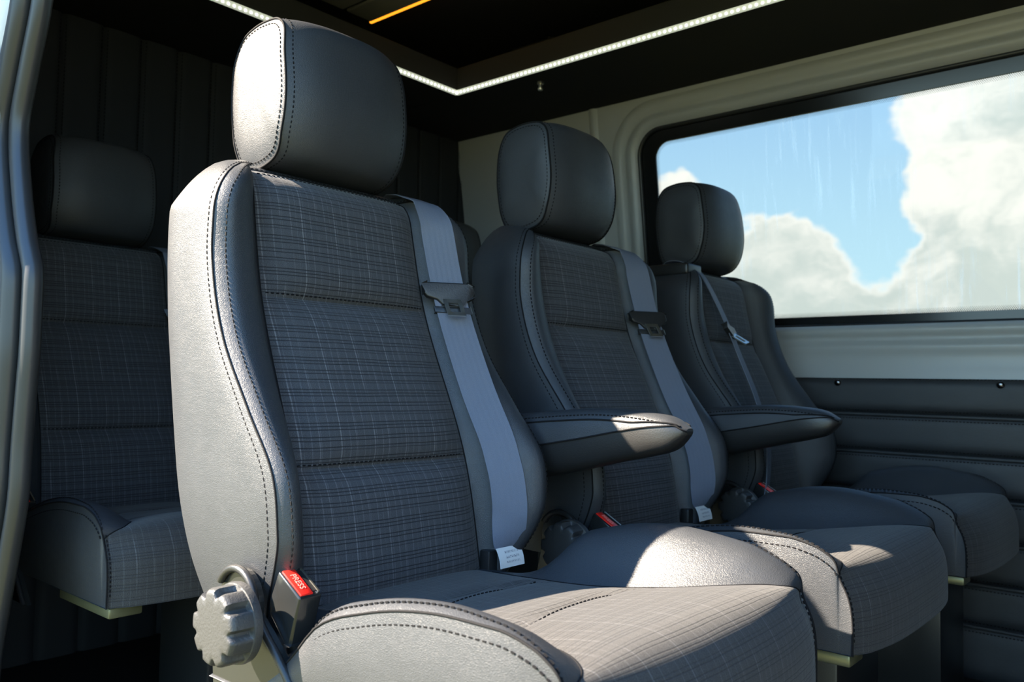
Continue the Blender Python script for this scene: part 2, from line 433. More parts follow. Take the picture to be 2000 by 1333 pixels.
# window: black border of the pane, glass, rubber edge, dot edge
win = bpy.data.objects.new('window_1', None); C.objects.link(win); struct(win, 'long tinted side window showing blue sky and clouds', 'window'); win.location = (0, YW, H)
def wloc(P): return np.asarray(P) - np.array([0, YW, 0])
g = G(); a = rrect(U0 - .004, U1 + .004, V0 - .003, V1 + .004, .08); b = rrect(U0 + .05, U1 - .05, V0 + .026, V1 - .038, .045)
g.grid([wloc(on_wall(a, -.016)), wloc(on_wall(a, -.010)), wloc(on_wall(b, -.010)), wloc(on_wall(b, -.016))], cv=True)
link('frame', g.mesh('frame', False), FRIT, win)
g = G(); g.tube(wloc(on_wall(rrect(U0, U1, V0, V1, .075), -.004)), .006, 8, True)
link('rubber_edge', g.mesh('rubber_edge'), RUBBER, win)
# printed dots that fade the border out
g = G(); dots = []
per = rrect(U0 + .05, U1 - .05, V0 + .026, V1 - .038, .045, 14)
loop = np.concatenate([per, per[:1]]); sl = np.concatenate([[0], np.cumsum(np.linalg.norm(np.diff(loop, axis=0), axis=1))])
for row, (off, rad) in enumerate(((.0015, .0014), (.0045, .00125), (.0075, .001), (.0102, .00075))):
    cen = np.array([(U0 + U1) / 2, (V0 + V1) / 2])
    for s_ in np.arange(0, sl[-1], .0042):
        s2 = s_ + (.0021 if row % 2 else 0)
        p = np.array([np.interp(s2, sl, loop[:, 0]), np.interp(s2, sl, loop[:, 1])]); q = np.array([np.interp(s2 + .002, sl, loop[:, 0]), np.interp(s2 + .002, sl, loop[:, 1])])
        tn = (q - p) / (np.linalg.norm(q - p) + 1e-9); nn = np.array([-tn[1], tn[0]]); p = p + nn * off
        if p[0] > -.15: continue
        qq = np.array([p + rad * np.array([math.cos(h), math.sin(h)]) for h in np.linspace(0, 2 * np.pi, 6, endpoint=False)])
        g.poly(wloc(on_wall(qq, -.0122)))
o = link('printed_dots', g.mesh('printed_dots', False), FRIT, win); o['kind'] = 'stuff'
g = G(); c = rrect(U0 + .001, U1 - .001, V0 + .001, V1 - .001, .075); P = wloc(on_wall(c, -.013)); cuv = c
g.poly(P); g.UV = list(c); 
link('glass', g.mesh('glass', False), GLASS, win)

# trimmed lower panel: padded strips between stitched seams
SEAMS = [.026, -.057, -.147, -.240, -.333, -.426, -.519, -.64]
low = thing('trim_panel', 'black padded lower wall panel with level stitched seams below the window', 'wall panel', (0, YW, 0))
for a, b in zip(SEAMS[:-1], SEAMS[1:]):
    g = G(); t = np.linspace(0, 1, 13)
    z = a + (b - a) * t; dy = .032 + .012 * (1 - np.abs(2 * t - 1)**5)
    g.grid([[(x, -d_, zz + H) for zz, d_ in zip(z, dy)] for x in np.linspace(XR + .002, 1.28, 16)])
    top = [[(x, 0.0, a + H) for x in np.linspace(XR + .002, 1.28, 16)], [(x, -.032, a + H) for x in np.linspace(XR + .002, 1.28, 16)]]
    g.grid(top)
    link('padded_strip', g.mesh('padded_strip'), LEATHER, low)
xs = np.linspace(XR + .01, 1.27, 40)
for a in SEAMS[1:-1]:
    g = G(); g.tube([(x, -.041, a + H - .004) for x in xs], .0048, 8)
    link('piping', g.mesh('piping'), LEATHER, low)
g = G()
for a in SEAMS[1:-1]:
    for dz_ in (.006, -.014): g.stitches([(x, -.0435, a + H + dz_) for x in (-1.3, .1)], .0072, .0048, .0011)
g.stitches([(x, -.041, SEAMS[0] + H - .0015) for x in (-1.3, .1)], .0075, .005, .0012)
o = link('stitching', g.mesh('stitching', False), THREAD, low); o['kind'] = 'stuff'
bm_ = bmesh.new(); bmesh.ops.create_uvsphere(bm_, u_segments=16, v_segments=8, radius=.0085); bmesh.ops.scale(bm_, vec=(1, .55, 1), verts=bm_.verts)
bme = bpy.data.meshes.new('screw_button'); bm_.to_mesh(bme); bm_.free(); shade(bme, 60)
for x in (-.735, -.381, -1.09, -.03): link('screw_button', bme, BUTTON, low, (x, -.045, .014 + H))

# rear partition: black upholstery in upright padded strips
wall_rear = bpy.data.objects.new('wall_rear', None); C.objects.link(wall_rear); struct(wall_rear, 'black rear partition in upright padded strips', 'wall'); wall_rear.location = (XR, 0, 0)
g = G(); g.box((-.1, YD - .1, 0), (-.012, YW + .1, ZC + H)); link('backing', g.mesh('backing', False), HEAD, wall_rear)
y = .465 - .0935
pm = None
while y < YW - .01:
    w = .0935
    g = G(); t = np.linspace(0, 1, 15); yy = t * w; dx = .004 + .010 * (1 - np.abs(2 * t - 1)**6)
    g.grid([[(d_, v, z) for v, d_ in zip(yy, dx)] for z in np.linspace(0.002, ZS + H - .001, 10)])
    if pm is None: pm = g.mesh('padded_strip')
    link('padded_strip', pm, VINYL, wall_rear, (0, y, 0)); y += w
g = G(); y = .465
while y < YW:
    for s_ in (-.0065, .0065): g.stitches([(.0135, y + s_, z + H) for z in (-.2, ZS - .005)], .009, .006, .001)
    y += .0935
o = link('stitching', g.mesh('stitching', False), THREAD, wall_rear); o['kind'] = 'stuff'

# overhead trim along the left wall and the rear
XL, YL = -1.68, 1.69                        # inner corner of the lighted edge
ZT = .907
def overhead(name, boxes, m): 
    g = G()
    for lo, hi in boxes: g.box(lo, hi)
    return struct(link(name, bevel(g.mesh(name, False, (0, 0, -H)), .004, 2), m))
o = overhead('trim_1', [((XR, YL + .006, ZS), (1.3, YW + .05, ZS + .014))], HEAD); o['label'] = 'black underside of overhead trim above the window'; o['category'] = 'trim'
f1 = link('fascia', bevel((lambda g: (g.box((XL - .012, YL, ZS + .004), (1.3, YL + .012, ZT)), g.mesh('fascia', False, (0, 0, -H)))[1])(G()), .003, 2), FASC, o)
g = G(); g.box((XR, YL + .012, ZT - .012), (1.3, YW + .05, ZT)); link('shelf', g.mesh('shelf', False, (0, 0, -H)), HEAD, o)
o2 = overhead('trim_2', [((XR, YD, ZS), (XL - .006, YL + .006, ZS + .014))], HEAD); o2['label'] = 'black underside of overhead trim along the rear partition'; o2['category'] = 'trim'
link('fascia', bevel((lambda g: (g.box((XL - .012, YD, ZS + .004), (XL, YL + .004, ZT)), g.mesh('fascia', False, (0, 0, -H)))[1])(G()), .003, 2), FASC, o2)
g = G(); g.box((XR, YD, ZT - .012), (XL - .012, YL + .012, ZT)); link('shelf', g.mesh('shelf', False, (0, 0, -H)), HEAD, o2)
# upper side linings above the trim
g = G(); g.box((XR, YW - .14, ZT), (1.3, YW + .1, ZC + .01)); struct(link('trim_3', g.mesh('trim_3', False, (0, 0, -H)), HEAD), 'black upper side lining above the lighted trim', 'trim')
g = G(); g.box((XR - .02, YD, ZS), (XR + .012, YW + .1, ZC + .01)); struct(link('trim_4', g.mesh('trim_4', False, (0, 0, -H)), HEAD), 'black upper rear lining above the lighted trim', 'trim')
g = G(); prof_y = np.linspace(0, 1, 10)
g.box((-1.715, 1.965, ZT), (-1.545, 1.998, ZC)); me = bevel(g.mesh('trim_5', False, (0, 0, -H)), .008, 3); rib = struct(link('trim_5', shade(me), FASC), 'dark upright rib cover on the upper side lining', 'trim')
g = G(); g.tube([(-1.56, 1.964, z) for z in np.linspace(ZT, ZC, 6)], .0035, 8); link('piping', g.mesh('piping', True, (0, 0, -H)), FASC, rib)

# lighted strips: tape with single diodes
bm_ = bmesh.new(); bmesh.ops.create_uvsphere(bm_, u_segments=8, v_segments=6, radius=.0034); dme = bpy.data.meshes.new('diode'); bm_.to_mesh(dme); bm_.free(); shade(dme, 80)
led1 = thing('led_strip', 'bright white diode light strip along the overhead trim above the window', 'light strip', (XL, YL, ZS + H), 'diode strips of the overhead trim')
g = G(); g.box((0, -.004, -.004), (1.9, .005, .008)); link('tape', g.mesh('tape', False), LEDB, led1)
for i in range(130): link('diode', dme, LEDD, led1, (.006 + i * .0142, -.0035, -.0005))
led2 = thing('led_strip', 'bright white diode light strip along the rear overhead trim', 'light strip', (XL, YL, ZS + H), 'diode strips of the overhead trim')
g = G(); g.box((-.005, -1.3, -.004), (.004, 0, .008)); link('tape', g.mesh('tape', False), LEDB, led2)
for i in range(90): link('diode', dme, LEDD, led2, (.0035, -.006 - i * .0142, -.0005))

# coat peg under the trim
g = G(); g.tube([(0, 0, .0), (0, 0, -.006), (0, 0, -.0061), (0, 0, -.018), (0, 0, -.0185), (0, 0, -.023)], [.009, .009, .005, .005, .0075, .0065], 14)
peg = link('coat_peg', shade(g.mesh('coat_peg')), STEEL, None, (-1.43, 1.765, ZS + H)); tag(peg, 'small metal peg under the overhead trim above the window', 'peg')

# roof panel with amber light edge
rp = thing('roof_vent', 'grey slatted roof vent with an amber lighted edge', 'roof vent', (-1.885, 1.535, ZC + H))
g = G(); g.box((0, -1.0, -.014), (.7, 0, 0)); link('frame', bevel(g.mesh('frame', False), .003), HEAD, rp)
for k in range(8):
    g = G(); g.box((.012, -.012 - k * .1 - .088, -.022), (.69, -.012 - k * .1, -.012)); link('slat', bevel(g.mesh('slat', False), .004), PANELG, rp)
g = G(); g.box((.004, -.009, -.021), (.69, -.001, -.013)); link('amber_strip', g.mesh('amber_strip', False), AMBER, rp)

# near side: door opening
wr = bpy.data.objects.new('wall_right', None); C.objects.link(wr); struct(wr, 'white van side around the open sliding door', 'wall'); wr.location = (0, YD, 0)
XJ = -1.125
g = G(); g.box((XR - .1, -.06, -.75), (XJ - .12, .03, ZC + .06 + H)); link('rear_quarter', bevel(g.mesh('rear_quarter', False), .012, 3), BODY, wr)
g = G(); g.box((XJ - .08, -.06, .80 + H), (1.3, .03, ZC + .06 + H)); link('door_header', bevel(g.mesh('door_header', False), .012, 3), BODY, wr)
g = G(); g.box((XJ - .08, -.06, -.75), (1.3, .02, -.12)); link('step', bevel(g.mesh('step', False), .012, 3), BODY, wr)
g = G(); g.box((.42, -.06, -.4), (1.3, .03, ZC + H)); link('front_pillar', bevel(g.mesh('front_pillar', False), .012, 3), BODY, wr)
# inside trim of the rear quarter
g = G(); g.box((XR, .03, 0), (XJ - .13, .05, ZS + H)); link('inner_lining', g.mesh('inner_lining', False), VINYL, wr)
# rubber seal with two beads following the wavy edge of the opening
PATH = [(.72, -1.075), (.55, -1.088), (.459, -1.101), (.38, -1.135), (.314, -1.157), (.22, -1.135), (.165, -1.112), (.116, -1.087), (.039, -1.087), (-.02, -1.092), (-.084, -1.098), (-.152, -1.102), (-.22, -1.122), (-.281, -1.142), (-.36, -1.165), (-.6, -1.18)]
pz = [p[0] for p in PATH][::-1]; px_ = [p[1] for p in PATH][::-1]
zz = np.linspace(-.6, .79, 90); xe = hermite(zz / 1.06, pz, px_) * 1.06
seal = struct(link('trim_6', (lambda g: (g.tube(np.stack([xe - .012, np.full(90, .408), zz], 1), .0128, 12), g.mesh('trim_6', True, (0, 0, -H)))[1])(G()), RUBBER), 'black rubber door seal with wavy ridges at the left edge', 'seal')
g = G(); g.tube(np.stack([xe - .040, np.full(90, .394), zz], 1), .0150, 12); link('outer_bead', g.mesh('outer_bead', True, (0, 0, -H)), RUBBER, seal)
g = G(); g.tube(np.stack([xe - .026, np.full(90, .414), zz], 1), .006, 8); link('groove', g.mesh('groove', True, (0, 0, -H)), THREAD, seal)
g = G(); rows = []
for x, z in zip(xe, zz): rows.append([(x - .085, .412, z), (x - .05, .408, z), (x - .054, .388, z), (x - .075, .368, z), (x - .12, .358, z)])
g.grid(rows); link('painted_flange', g.mesh('painted_flange', True, (0, 0, -H)), BODY, seal)

# ------------------------------------------------------------------ seats (all shapes centred on y = 0, moved by the seat's empty)
X0 = -.60                                   # the empty stands on the floor under the cushion
OFF = np.array([X0, 0, -H])
MC = {}
SEAMED = ('seam',)
def part(key, fn, m, parent, name=None, stuff=False):
    if key not in MC: MC[key] = fn()
    o = link(name or key, MC[key], m, parent)
    if stuff or (name or key) == 'seam': o['kind'] = 'stuff'
    return o

ZB, ZTOP, RC = -.262, .258, .075
def half(z, r=RC, zt=ZTOP):
    z = np.asarray(z, float)
    w = hermite(z, [-.27, -.2, -.1, .05, .18, .26], [.178, .198, .207, .205, .200, .197])
    k = np.clip((z - (zt - r)) / r, 0, 1)
    return w - r + r * np.sqrt(np.maximum(0, 1 - k * k))
def xfab(z): return hermite(z, [-.27, -.25, -.10, .097, .254], [-.735, -.738, -.768, -.848, -.884])
def xseam(z): return hermite(z, [-.27, -.225, -.18, -.154, -.096, -.033, .042, .132, .213, .26], [-.758, -.732, -.708, -.701, -.709, -.757, -.812, -.846, -.853, -.868])
def xrear(z): return hermite(z, [-.27, -.23, -.176, .02, .08, .19, .26], [-.866, -.874, -.888, -.932, -.945, -.959, -.958])
def wfab(z): return hermite(z, [-.27, .25], [.140, .127])
SECS = [-.262, -.101, .096, .258]
def roll(z): k = np.clip((z - (ZTOP - .035)) / .035, 0, 1); return .024 * (1 - np.sqrt(np.maximum(0, 1 - k * k)))
def front_x(y, z):
    a = abs(y); wf = float(wfab(z)); w = float(half(z)); w = max(w, wf + .003)
    x0 = float(xfab(z)) - .006
    if a <= wf:
        s = [i for i in range(3) if z <= SECS[i + 1] or i == 2][0]; f = np.clip((z - SECS[s]) / (SECS[s + 1] - SECS[s]), 0, 1)
        pz = (1 - abs(2 * f - 1)**5); py = 1 - (a / wf)**6
        x = x0 - .006 + .018 * pz * py + .004 * py
    else:
        s = min(1, (a - wf) / (w - wf)); xs = float(xseam(z)); e = s * s * (3 - 2 * s)
        wide = min(1., (w - wf) / .06)
        x = x0 - .006 + (xs - x0 + .006) * e + (.027 * math.sqrt(max(0., 1 - ((s - .42) / .58)**2)) if s > .42 else .027 * math.sin(math.pi / 2 * s / .42)**1.5) * wide
    return x - float(roll(z))
ZR = np.unique(np.concatenate([np.linspace(ZB, ZTOP, 66), [SECS[1], SECS[2]]])); ZR[-1] = ZTOP - 1e-5
NB = 9
def back_rows():
    rows = []
    for z in ZR:
        wf = float(wfab(z)); w = max(float(half(z)), wf + .003)
        left = [-w + (w - wf) * t for t in np.linspace(0, 1, NB)]; mid = list(np.linspace(-wf, wf, 15)); 
        rows.append([(front_x(y, z), y, z) for y in left + mid[1:-1] + [-v for v in left[::-1]]])
    return np.array(rows)
BR = back_rows(); NC = BR.shape[1]
BR[:, 0, 0] -= 0
def arc_v(rows, j):
    p = rows[:, j]; return np.concatenate([[0], np.cumsum(np.linalg.norm(np.diff(p, axis=0), axis=1))])
vlen = arc_v(BR, NC // 2)
BUV = np.stack([BR[:, :, 1] + .0245, np.repeat(vlen[:, None], NC, 1)], 2)
FO = np.concatenate([BR[:, 0], BR[-1, 1:-1], BR[::-1, -1]])                 # front outline: up, across, down
def rear_outline():
    zz = np.linspace(ZB, .268, len(ZR)); w = half(zz, .072, .270) * .5 + .5 * (half(zz, .01, .30) - np.clip((zz - .202) / .066, 0, 1) * .066) - .004
    left = np.stack([xrear(zz), -w, zz], 1); t = (BR[-1, 1:-1, 1] - BR[-1, 0, 1]) / (BR[-1, -1, 1] - BR[-1, 0, 1]); top = left[-1] * (1 - t[:, None]) + (left[-1] * [1, -1, 1]) * t[:, None]
    return np.concatenate([left, top, left[::-1] * [1, -1, 1]])
RO = rear_outline()
def boxing():
    cen = np.array([-.85, 0, -.0]); rows = []
    for f, r in zip(FO, RO):
        dirv = np.array([0, f[1], max(0, f[2] - .12) * 2.5]); dirv /= np.linalg.norm(dirv) + 1e-9
        row = []
        for t in np.linspace(0, 1, 11):
            p = f * (1 - t) + r * t; row.append(p + dirv * .005 * (1 - (2 * t - 1)**4))
        rows.append(row)
    return np.array(rows)
BX = boxing()
def m_backrest():
    g = G(); g.grid(BX)
    n = len(ZR); Lr, Rr = RO[:n], RO[::-1][:n]; t = np.linspace(0, 1, 13)
    g.grid([[l * (1 - q) + r * q + np.array([-.02 * (1 - (2 * q - 1)**4) * min(1, (n - 1 - i) / 8), 0, 0]) for q in t] for i, (l, r) in enumerate(zip(Lr, Rr))])
    g.grid([BR[0], [RO[0] * (1 - q) + RO[-1] * q for q in np.linspace(0, 1, NC)]])
    return g.mesh('backrest', True, OFF)
def m_bolster(side):
    g = G(); j0, j1 = (0, NB - 1) if side < 0 else (NC - NB, NC - 1); g.grid(BR[:, j0:j1 + 1]); return g.mesh('bolster', True, OFF)
def m_fab(k):
    i0 = int(np.argmin(abs(ZR - SECS[k]))); i1 = int(np.argmin(abs(ZR - SECS[k + 1]))); g = G()
    g.grid(BR[i0:i1 + 1, NB - 1:NC - NB + 1], uv=BUV[i0:i1 + 1, NB - 1:NC - NB + 1]); return g.mesh('cloth_panel', True, OFF)
def m_backstitch():
    g = G(); n = len(ZR)
    g.stitches(BX[:, 1] * .72 + BX[:, 0] * .28 + 0)                         # row on the side strip
    e1 = []
    for i, z in enumerate(ZR):
        a = BR[i, 0]; y = a[1] + .0075
        if y > -float(wfab(z)): y = -float(wfab(z))
        e1.append((front_x(y, z) + .0003, y, z))
    e1 = np.array(e1); g.stitches(e1); g.stitches(e1 * [1, -1, 1])
    top = np.array([(front_x(y, ZTOP - .0075) + .0003, y, ZTOP - .0075) for y in np.linspace(-.118, .118, 24)]); g.stitches(top)
    for k in (1, 2):
        zs = SECS[k] + .0045; g.stitches(np.array([(front_x(y, zs) + .0002, y, zs) for y in np.linspace(-float(wfab(zs)) + .004, float(wfab(zs)) - .004, 20)]), .0065, .0045, .0009)
    return g.mesh('stitching', False, OFF)
def m_backseam():
    g = G(); g.tube(FO + (FO * [0, .0010, .0006]), .0012, 6)
    for s in (NB - 1, NC - NB): g.tube(BR[:, s] + [.0006, 0, 0], .0011, 6)
    return g.mesh('seam', True, OFF)

# headrest
HP = catmull([(-.920, .4610), (-.899, .4560), (-.884, .438), (-.875, .397), (-.871, .352), (-.877, .314), (-.894, .288), (-.925, .277), (-.955, .277), (-.972, .284), (-.983, .305), (-.993, .362), (-.990, .422), (-.979, .450), (-.952, .460)], 90)
HP[:, 1] -= .004 + .006 * smooth(.33, .28, HP[:, 1])
HC = HP.mean(0)
def hw(z): return .098 - .007 * smooth(.40, .462, z) - .005 * smooth(.31, .272, z)
def hr_pt(p, u):
    e = 1 - abs(u)**3.0; q = p.copy()
    if p[0] > HC[0]: q[0] += .020 * e * smooth(0, .035, p[0] - HC[0])
    else: q[0] -= .008 * e
    q[1] += .004 * e * np.sign(p[1] - HC[1]) * smooth(.05, .09, abs(p[1] - HC[1])) * (1 if p[1] > HC[1] else .3)
    return (q[0], u * float(hw(p[1])), q[1])
US = np.concatenate([[-1, -.985, -.95, -.9], np.linspace(-.8, .8, 17), [.9, .95, .985, 1]])
HB = np.array([[hr_pt(p, u) for u in US] for p in HP])
def m_headrest():
    g = G(); g.grid(HB, cu=True); 
    for s in (-1, 1): g.tube([(-.945, s * .06, z) for z in (.16, .22, .30)], .006, 10)
    return g.mesh('headrest', True, OFF)
def m_cap(s):
    g = G(); rows = []; j = 0 if s < 0 else -1
    for rho in (1, .985, .96, .92, .85, .75, .62, .48, .34, .2, .08, .0):
        k = rho * rho; rows.append([(HC[0] + (q[0] - HC[0]) * rho, q[1] * k + s * .094 * (1 - k) + s * .011 * (1 - k * k), HC[1] + (q[2] - HC[1]) * rho) for q in HB[:, j]])
    g.grid(rows, cv=True); return g.mesh('side_cap', True, OFF)
def m_headstitch():
    g = G(); 
    for s in (-1, 1):
        j = 0 if s < 0 else -1; loop = HB[:, j]; loop = np.concatenate([loop, loop[:1]])
        a = loop * 1.; a[:, 0] = HC[0] + (a[:, 0] - HC[0]) * .90; a[:, 2] = HC[1] + (a[:, 2] - HC[1]) * .925; k = .91 ** 2; a[:, 1] = loop[:, 1] * k + s * .094 * (1 - k) + s * .011 * (1 - k * k) + s * .0002
        g.stitches(a)
        b = np.array([hr_pt(p, s * .915) for p in HP]); b = np.concatenate([b, b[:1]]); g.stitches(b, .0062, .0038, .0009)
    return g.mesh('stitching', False, OFF)
def m_headseam():
    g = G()
    for j in (0, -1): g.tube(HB[:, j] * [1, 1.006, 1], .0016, 6, True)
    return g.mesh('seam', True, OFF)

# seat cushion: a long profile from under the backrest over the front edge
CQ = catmull([(-.80, -.243), (-.74, -.240), (-.66, -.236), (-.56, -.229), (-.47, -.216), (-.40, -.205), (-.362, -.203), (-.332, -.211), (-.314, -.232), (-.306, -.262), (-.305, -.308)], 78, False)
CT = np.gradient(CQ, axis=0); CT /= np.linalg.norm(CT, axis=1)[:, None]; CN = np.stack([-CT[:, 1], CT[:, 0]], 1)
CL = np.concatenate([[0], np.cumsum(np.linalg.norm(np.diff(CQ, axis=0), axis=1))])
CWH = .212
def bol(x, z): return hermite(x, [-.81, -.74, -.66, -.56, -.47, -.40, -.36, -.30], [.004, .020, .042, .050, .041, .020, .004, .0]) if z > -.235 or x < -.5 else 0.
def lift(x, z):                                                             # how far the side seam lies above the middle
    if z < -.235 and x > -.5: return 0.
    zs = hermite(x, [-.81, -.72, -.665, -.626, -.559, -.478, -.408, -.355, -.30], [-.305, -.297, -.260, -.224, -.199, -.183, -.181, -.194, -.21])
    return (zs - z) * (1 - smooth(-.375, -.335, x))
def cwf(x, z): return hermite(x, [-.81, -.66, -.52, -.42, -.36, -.33, -.30], [.130, .126, .124, .140, .175, .208, .2115]) if z > -.228 or x < -.5 else .2115
NS = 10
def cush_rows():
    rows = []; uvs = []
    for i, ((x, z), (nx, nz)) in enumerate(zip(CQ, CN)):
        front = smooth(-.36, -.315, x)
        w = CWH - .004 * front; wf = min(float(cwf(x, z)), w - .002); B = float(bol(x, z)); Lf = float(lift(x, z)); row = []; uv = []
        left = [-w + (w - wf) * t for t in np.linspace(0, 1, NS)]; mid = list(np.linspace(-wf, wf, 17)); ys = left + mid[1:-1] + [-v for v in left[::-1]]
        for y in ys:
            a = abs(y)
            if a <= wf:
                h = -.004 * (1 - 0) + .007 * (1 - (a / wf)**4) * (1 - front)
                for xs_ in (-.635, -.50): h -= .007 * math.exp(-((x - xs_ - .02 * (y / .12)**2) / .007)**2) * (1 - (a / wf)**6)
            else:
                s = (a - wf) / max(w - wf, 1e-4); nf = (.46 if y < 0 else 1.) * smooth(-.70, -.60, x); h = -.004 + (Lf + .004) * s**(1.0 + 1.4 * smooth(-.60, -.70, x)) + nf * B * .80 * (math.sqrt(max(0., 1 - ((s - .58) / .42)**2)) if s > .58 else math.sin(math.pi / 2 * s / .58)**1.4)
            edge = smooth(w - .03, w, a); xf_ = x - .022 * front * (a / w)**3
            h -= .006 * edge * front
            row.append((xf_ + nx * h, y, z + nz * h)); uv.append((y + .0245, CL[i]))
        rows.append(row); uvs.append(uv)
    return np.array(rows), np.array(uvs)
CR, CUV = cush_rows(); NCC = CR.shape[1]
IX = [int(np.argmin(abs(CQ[:40, 0] - v))) for v in (-.635, -.50)]
def m_cushion():
    g = G(); n = len(CR)
    for j, s in ((0, -1), (-1, 1)):
        S = CR[:, j]; rows = []; xe_ = S[-1][0]
        for i, p in enumerate(S):
            c = np.array([min(p[0], xe_), s * (CWH - .006), -.308]); bulge = .007 * smooth(-.33, -.42, p[0])
            rows.append([p * (1 - t) + c * t + np.array([0, s * bulge * math.sin(math.pi * t), 0]) for t in np.linspace(0, 1, 10)])
        g.grid(rows)
        bot = [np.array([S[0][0], S[0][1], -.30])] 
    A = CR[-1]; B_ = CR[0]; g.grid([A, [(-.80, p[1] * .98, -.309) for p in A]]); g.grid([B_, [(-.80, p[1] * .98, -.309) for p in B_]])
    return g.mesh('seat_cushion', True, OFF)
def m_cbol(s):
    g = G(); j0, j1 = (0, NS - 1) if s < 0 else (NCC - NS, NCC - 1); g.grid(CR[:, j0:j1 + 1]); return g.mesh('bolster', True, OFF)
def m_cfab(k):
    i0, i1 = [(0, IX[0]), (IX[0], IX[1]), (IX[1], len(CR) - 1)][k]; g = G(); g.grid(CR[i0:i1 + 1, NS - 1:NCC - NS + 1], uv=CUV[i0:i1 + 1, NS - 1:NCC - NS + 1]); return g.mesh('cloth_panel', True, OFF)
def m_cstitch():
    g = G(); i0 = 12
    iend = int(np.argmax((CQ[:, 0] > -.335)))
    for j, jn, s in ((0, 1, -1), (-1, -2, 1)):
        S = CR[i0:iend, j]; inn = CR[i0:iend, jn]; dist = np.linalg.norm(inn - S, axis=1)[:, None]; k = np.minimum(.92, .0095 / np.maximum(dist, 1e-5))
        g.stitches(S + (inn - S) * k + [0, s * .0007, .0007], .0070, .0052, .00095)
        g.stitches(S + np.array([0, s * .0012, -.0105]), .0070, .0052, .00095)
        F = CR[iend:-2, j]; g.stitches(F + np.array([.0006, -s * .004, 0]), .006, .004, .0008)
    for k in IX:
        r = CR[k + 1, NS:NCC - NS]; g.stitches(r + [0, 0, .0006], .0065, .0045, .001)
    return g.mesh('stitching', False, OFF)
def m_cseam():
    g = G()
    for j, s in ((0, -1), (-1, 1)): g.tube(CR[10:, j] + [0, s * .0002, .0003], .0011, 6)
    for j in (NS - 1, NCC - NS): g.tube(CR[10:60, j] + [0, 0, .0002], .0009, 6)
    return g.mesh('seam', True, OFF)

# steel frame, pedestal, knob, bracket, buckle, armrest, belt
def m_frame():
    g = G(); g.box((-.80, -.17, -.322), (-.43, .17, -.3095)); g.box((-.83, -.17, -.33), (-.79, .17, -.20)); 
    return shade(bevel(g.mesh('seat_frame', False, OFF), .004))
def m_rail(s):
    g = G(); g.box((-.50, s * .178 - .024, -.324), (-.338, s * .178 + .022, -.3095)); return shade(bevel(g.mesh('frame_rail', False, OFF), .003))
def m_pedestal():
    g = G(); g.box((-.575, -.01, -.615), (-.42, .17, -.31)); me = bevel(g.mesh('pedestal', False, OFF), .004)
    return shade(me)
def m_foot():
    g = G(); g.box((-.70, -.06, -.64), (-.38, .19, -.614)); return shade(bevel(g.mesh('foot_plate', False, OFF), .005))
KX, KZ, KY = -.716, -.232, -.236
def m_knob():
    n = 108; th = np.linspace(0, 2 * np.pi, n, endpoint=False); lob = np.cos(9 * th)
    RK = .0365; g = G(); rows = []
    for y, k, l in ((.004, .90, 0.), (.004, 1.03, .0), (.0, 1.05, 0.), (-.004, 1.03, 0.), (-.0045, .99, .3), (-.006, .99, 1.), (-.021, .985, 1), (-.0245, .955, 1), (-.0265, .91, 1), (-.0272, .83, .8), (-.0275, .6, .2), (-.0275, .02, 0)):
        r = RK * k * (1 - l * .17 * np.clip(np.cos(9 * th + .4) * 1.5 - .35, 0, 1)); rows.append(np.stack([KX + r * np.cos(th), np.full(n, KY + y), KZ + r * np.sin(th)], 1))
    g.grid(rows, cv=True); g.poly(rows[-1]); g.poly(rows[0][::-1]); return shade(g.mesh('recline_knob', True, OFF), 40)
def m_bracket():
    g = G(); th = np.linspace(math.radians(200), math.radians(-10), 22)
    arc = [(-.752 + .034 * math.cos(a), -.224 + .034 * math.sin(a)) for a in th]
    fr = [(-.700, -.243), (-.680, -.259), (-.658, -.279), (-.638, -.300), (-.617, -.322), (-.59, -.350), (-.72, -.350), (-.79, -.335), (-.796, -.29)]
    pts = arc + fr; P = np.array([(x, -.2135, z) for x, z in pts]); Q = P + [0, .008, 0]
    g.poly(P); g.poly(Q[::-1])
    for i in range(len(P)): k = (i + 1) % len(P); g.poly([P[i], Q[i], Q[k], P[k]])
    me = shade(g.mesh('side_bracket', False, OFF)); return me
def m_brim():
    th = np.linspace(math.radians(150), math.radians(-10), 18)
    pts = [(-.752 + .034 * math.cos(a), -.224 + .034 * math.sin(a)) for a in th][:-3] + [(-.716, -.226), (-.700, -.243), (-.680, -.259), (-.658, -.279), (-.638, -.300), (-.617, -.322), (-.59, -.350)]
    g = G(); c = catmull(np.array(pts), 60, False); g.tube(np.stack([c[:, 0], np.full(60, -.216), c[:, 1]], 1), .0042, 8); return g.mesh('rim', True, OFF)
BY = -.190
BQ = [(-.7005, -.1865), (-.6645, -.2065), (-.6785, -.2540), (-.687, -.2545), (-.713, -.230), (-.714, -.217)]
def m_buckle():
    g = G(); P = np.array([(x, BY - .013, z) for x, z in BQ]); Q = P + [0, .026, 0]; g.poly(P); g.poly(Q[::-1])
    for i in range(len(P)): k = (i + 1) % len(P); g.poly([P[i], Q[i], Q[k], P[k]])
    me = bevel(g.mesh('buckle', False, OFF), .0022, 3, 20); return shade(me, 40)
bt = np.array([BQ[1][0] - BQ[0][0], 0, BQ[1][1] - BQ[0][1]]); blen = np.linalg.norm(bt); bt /= blen; bn = np.array([-bt[2], 0, bt[0]])
def bpt(a, y, h): return np.array([BQ[0][0], BY, BQ[0][1]]) + bt * a * blen + np.array([0, y, 0]) + bn * h
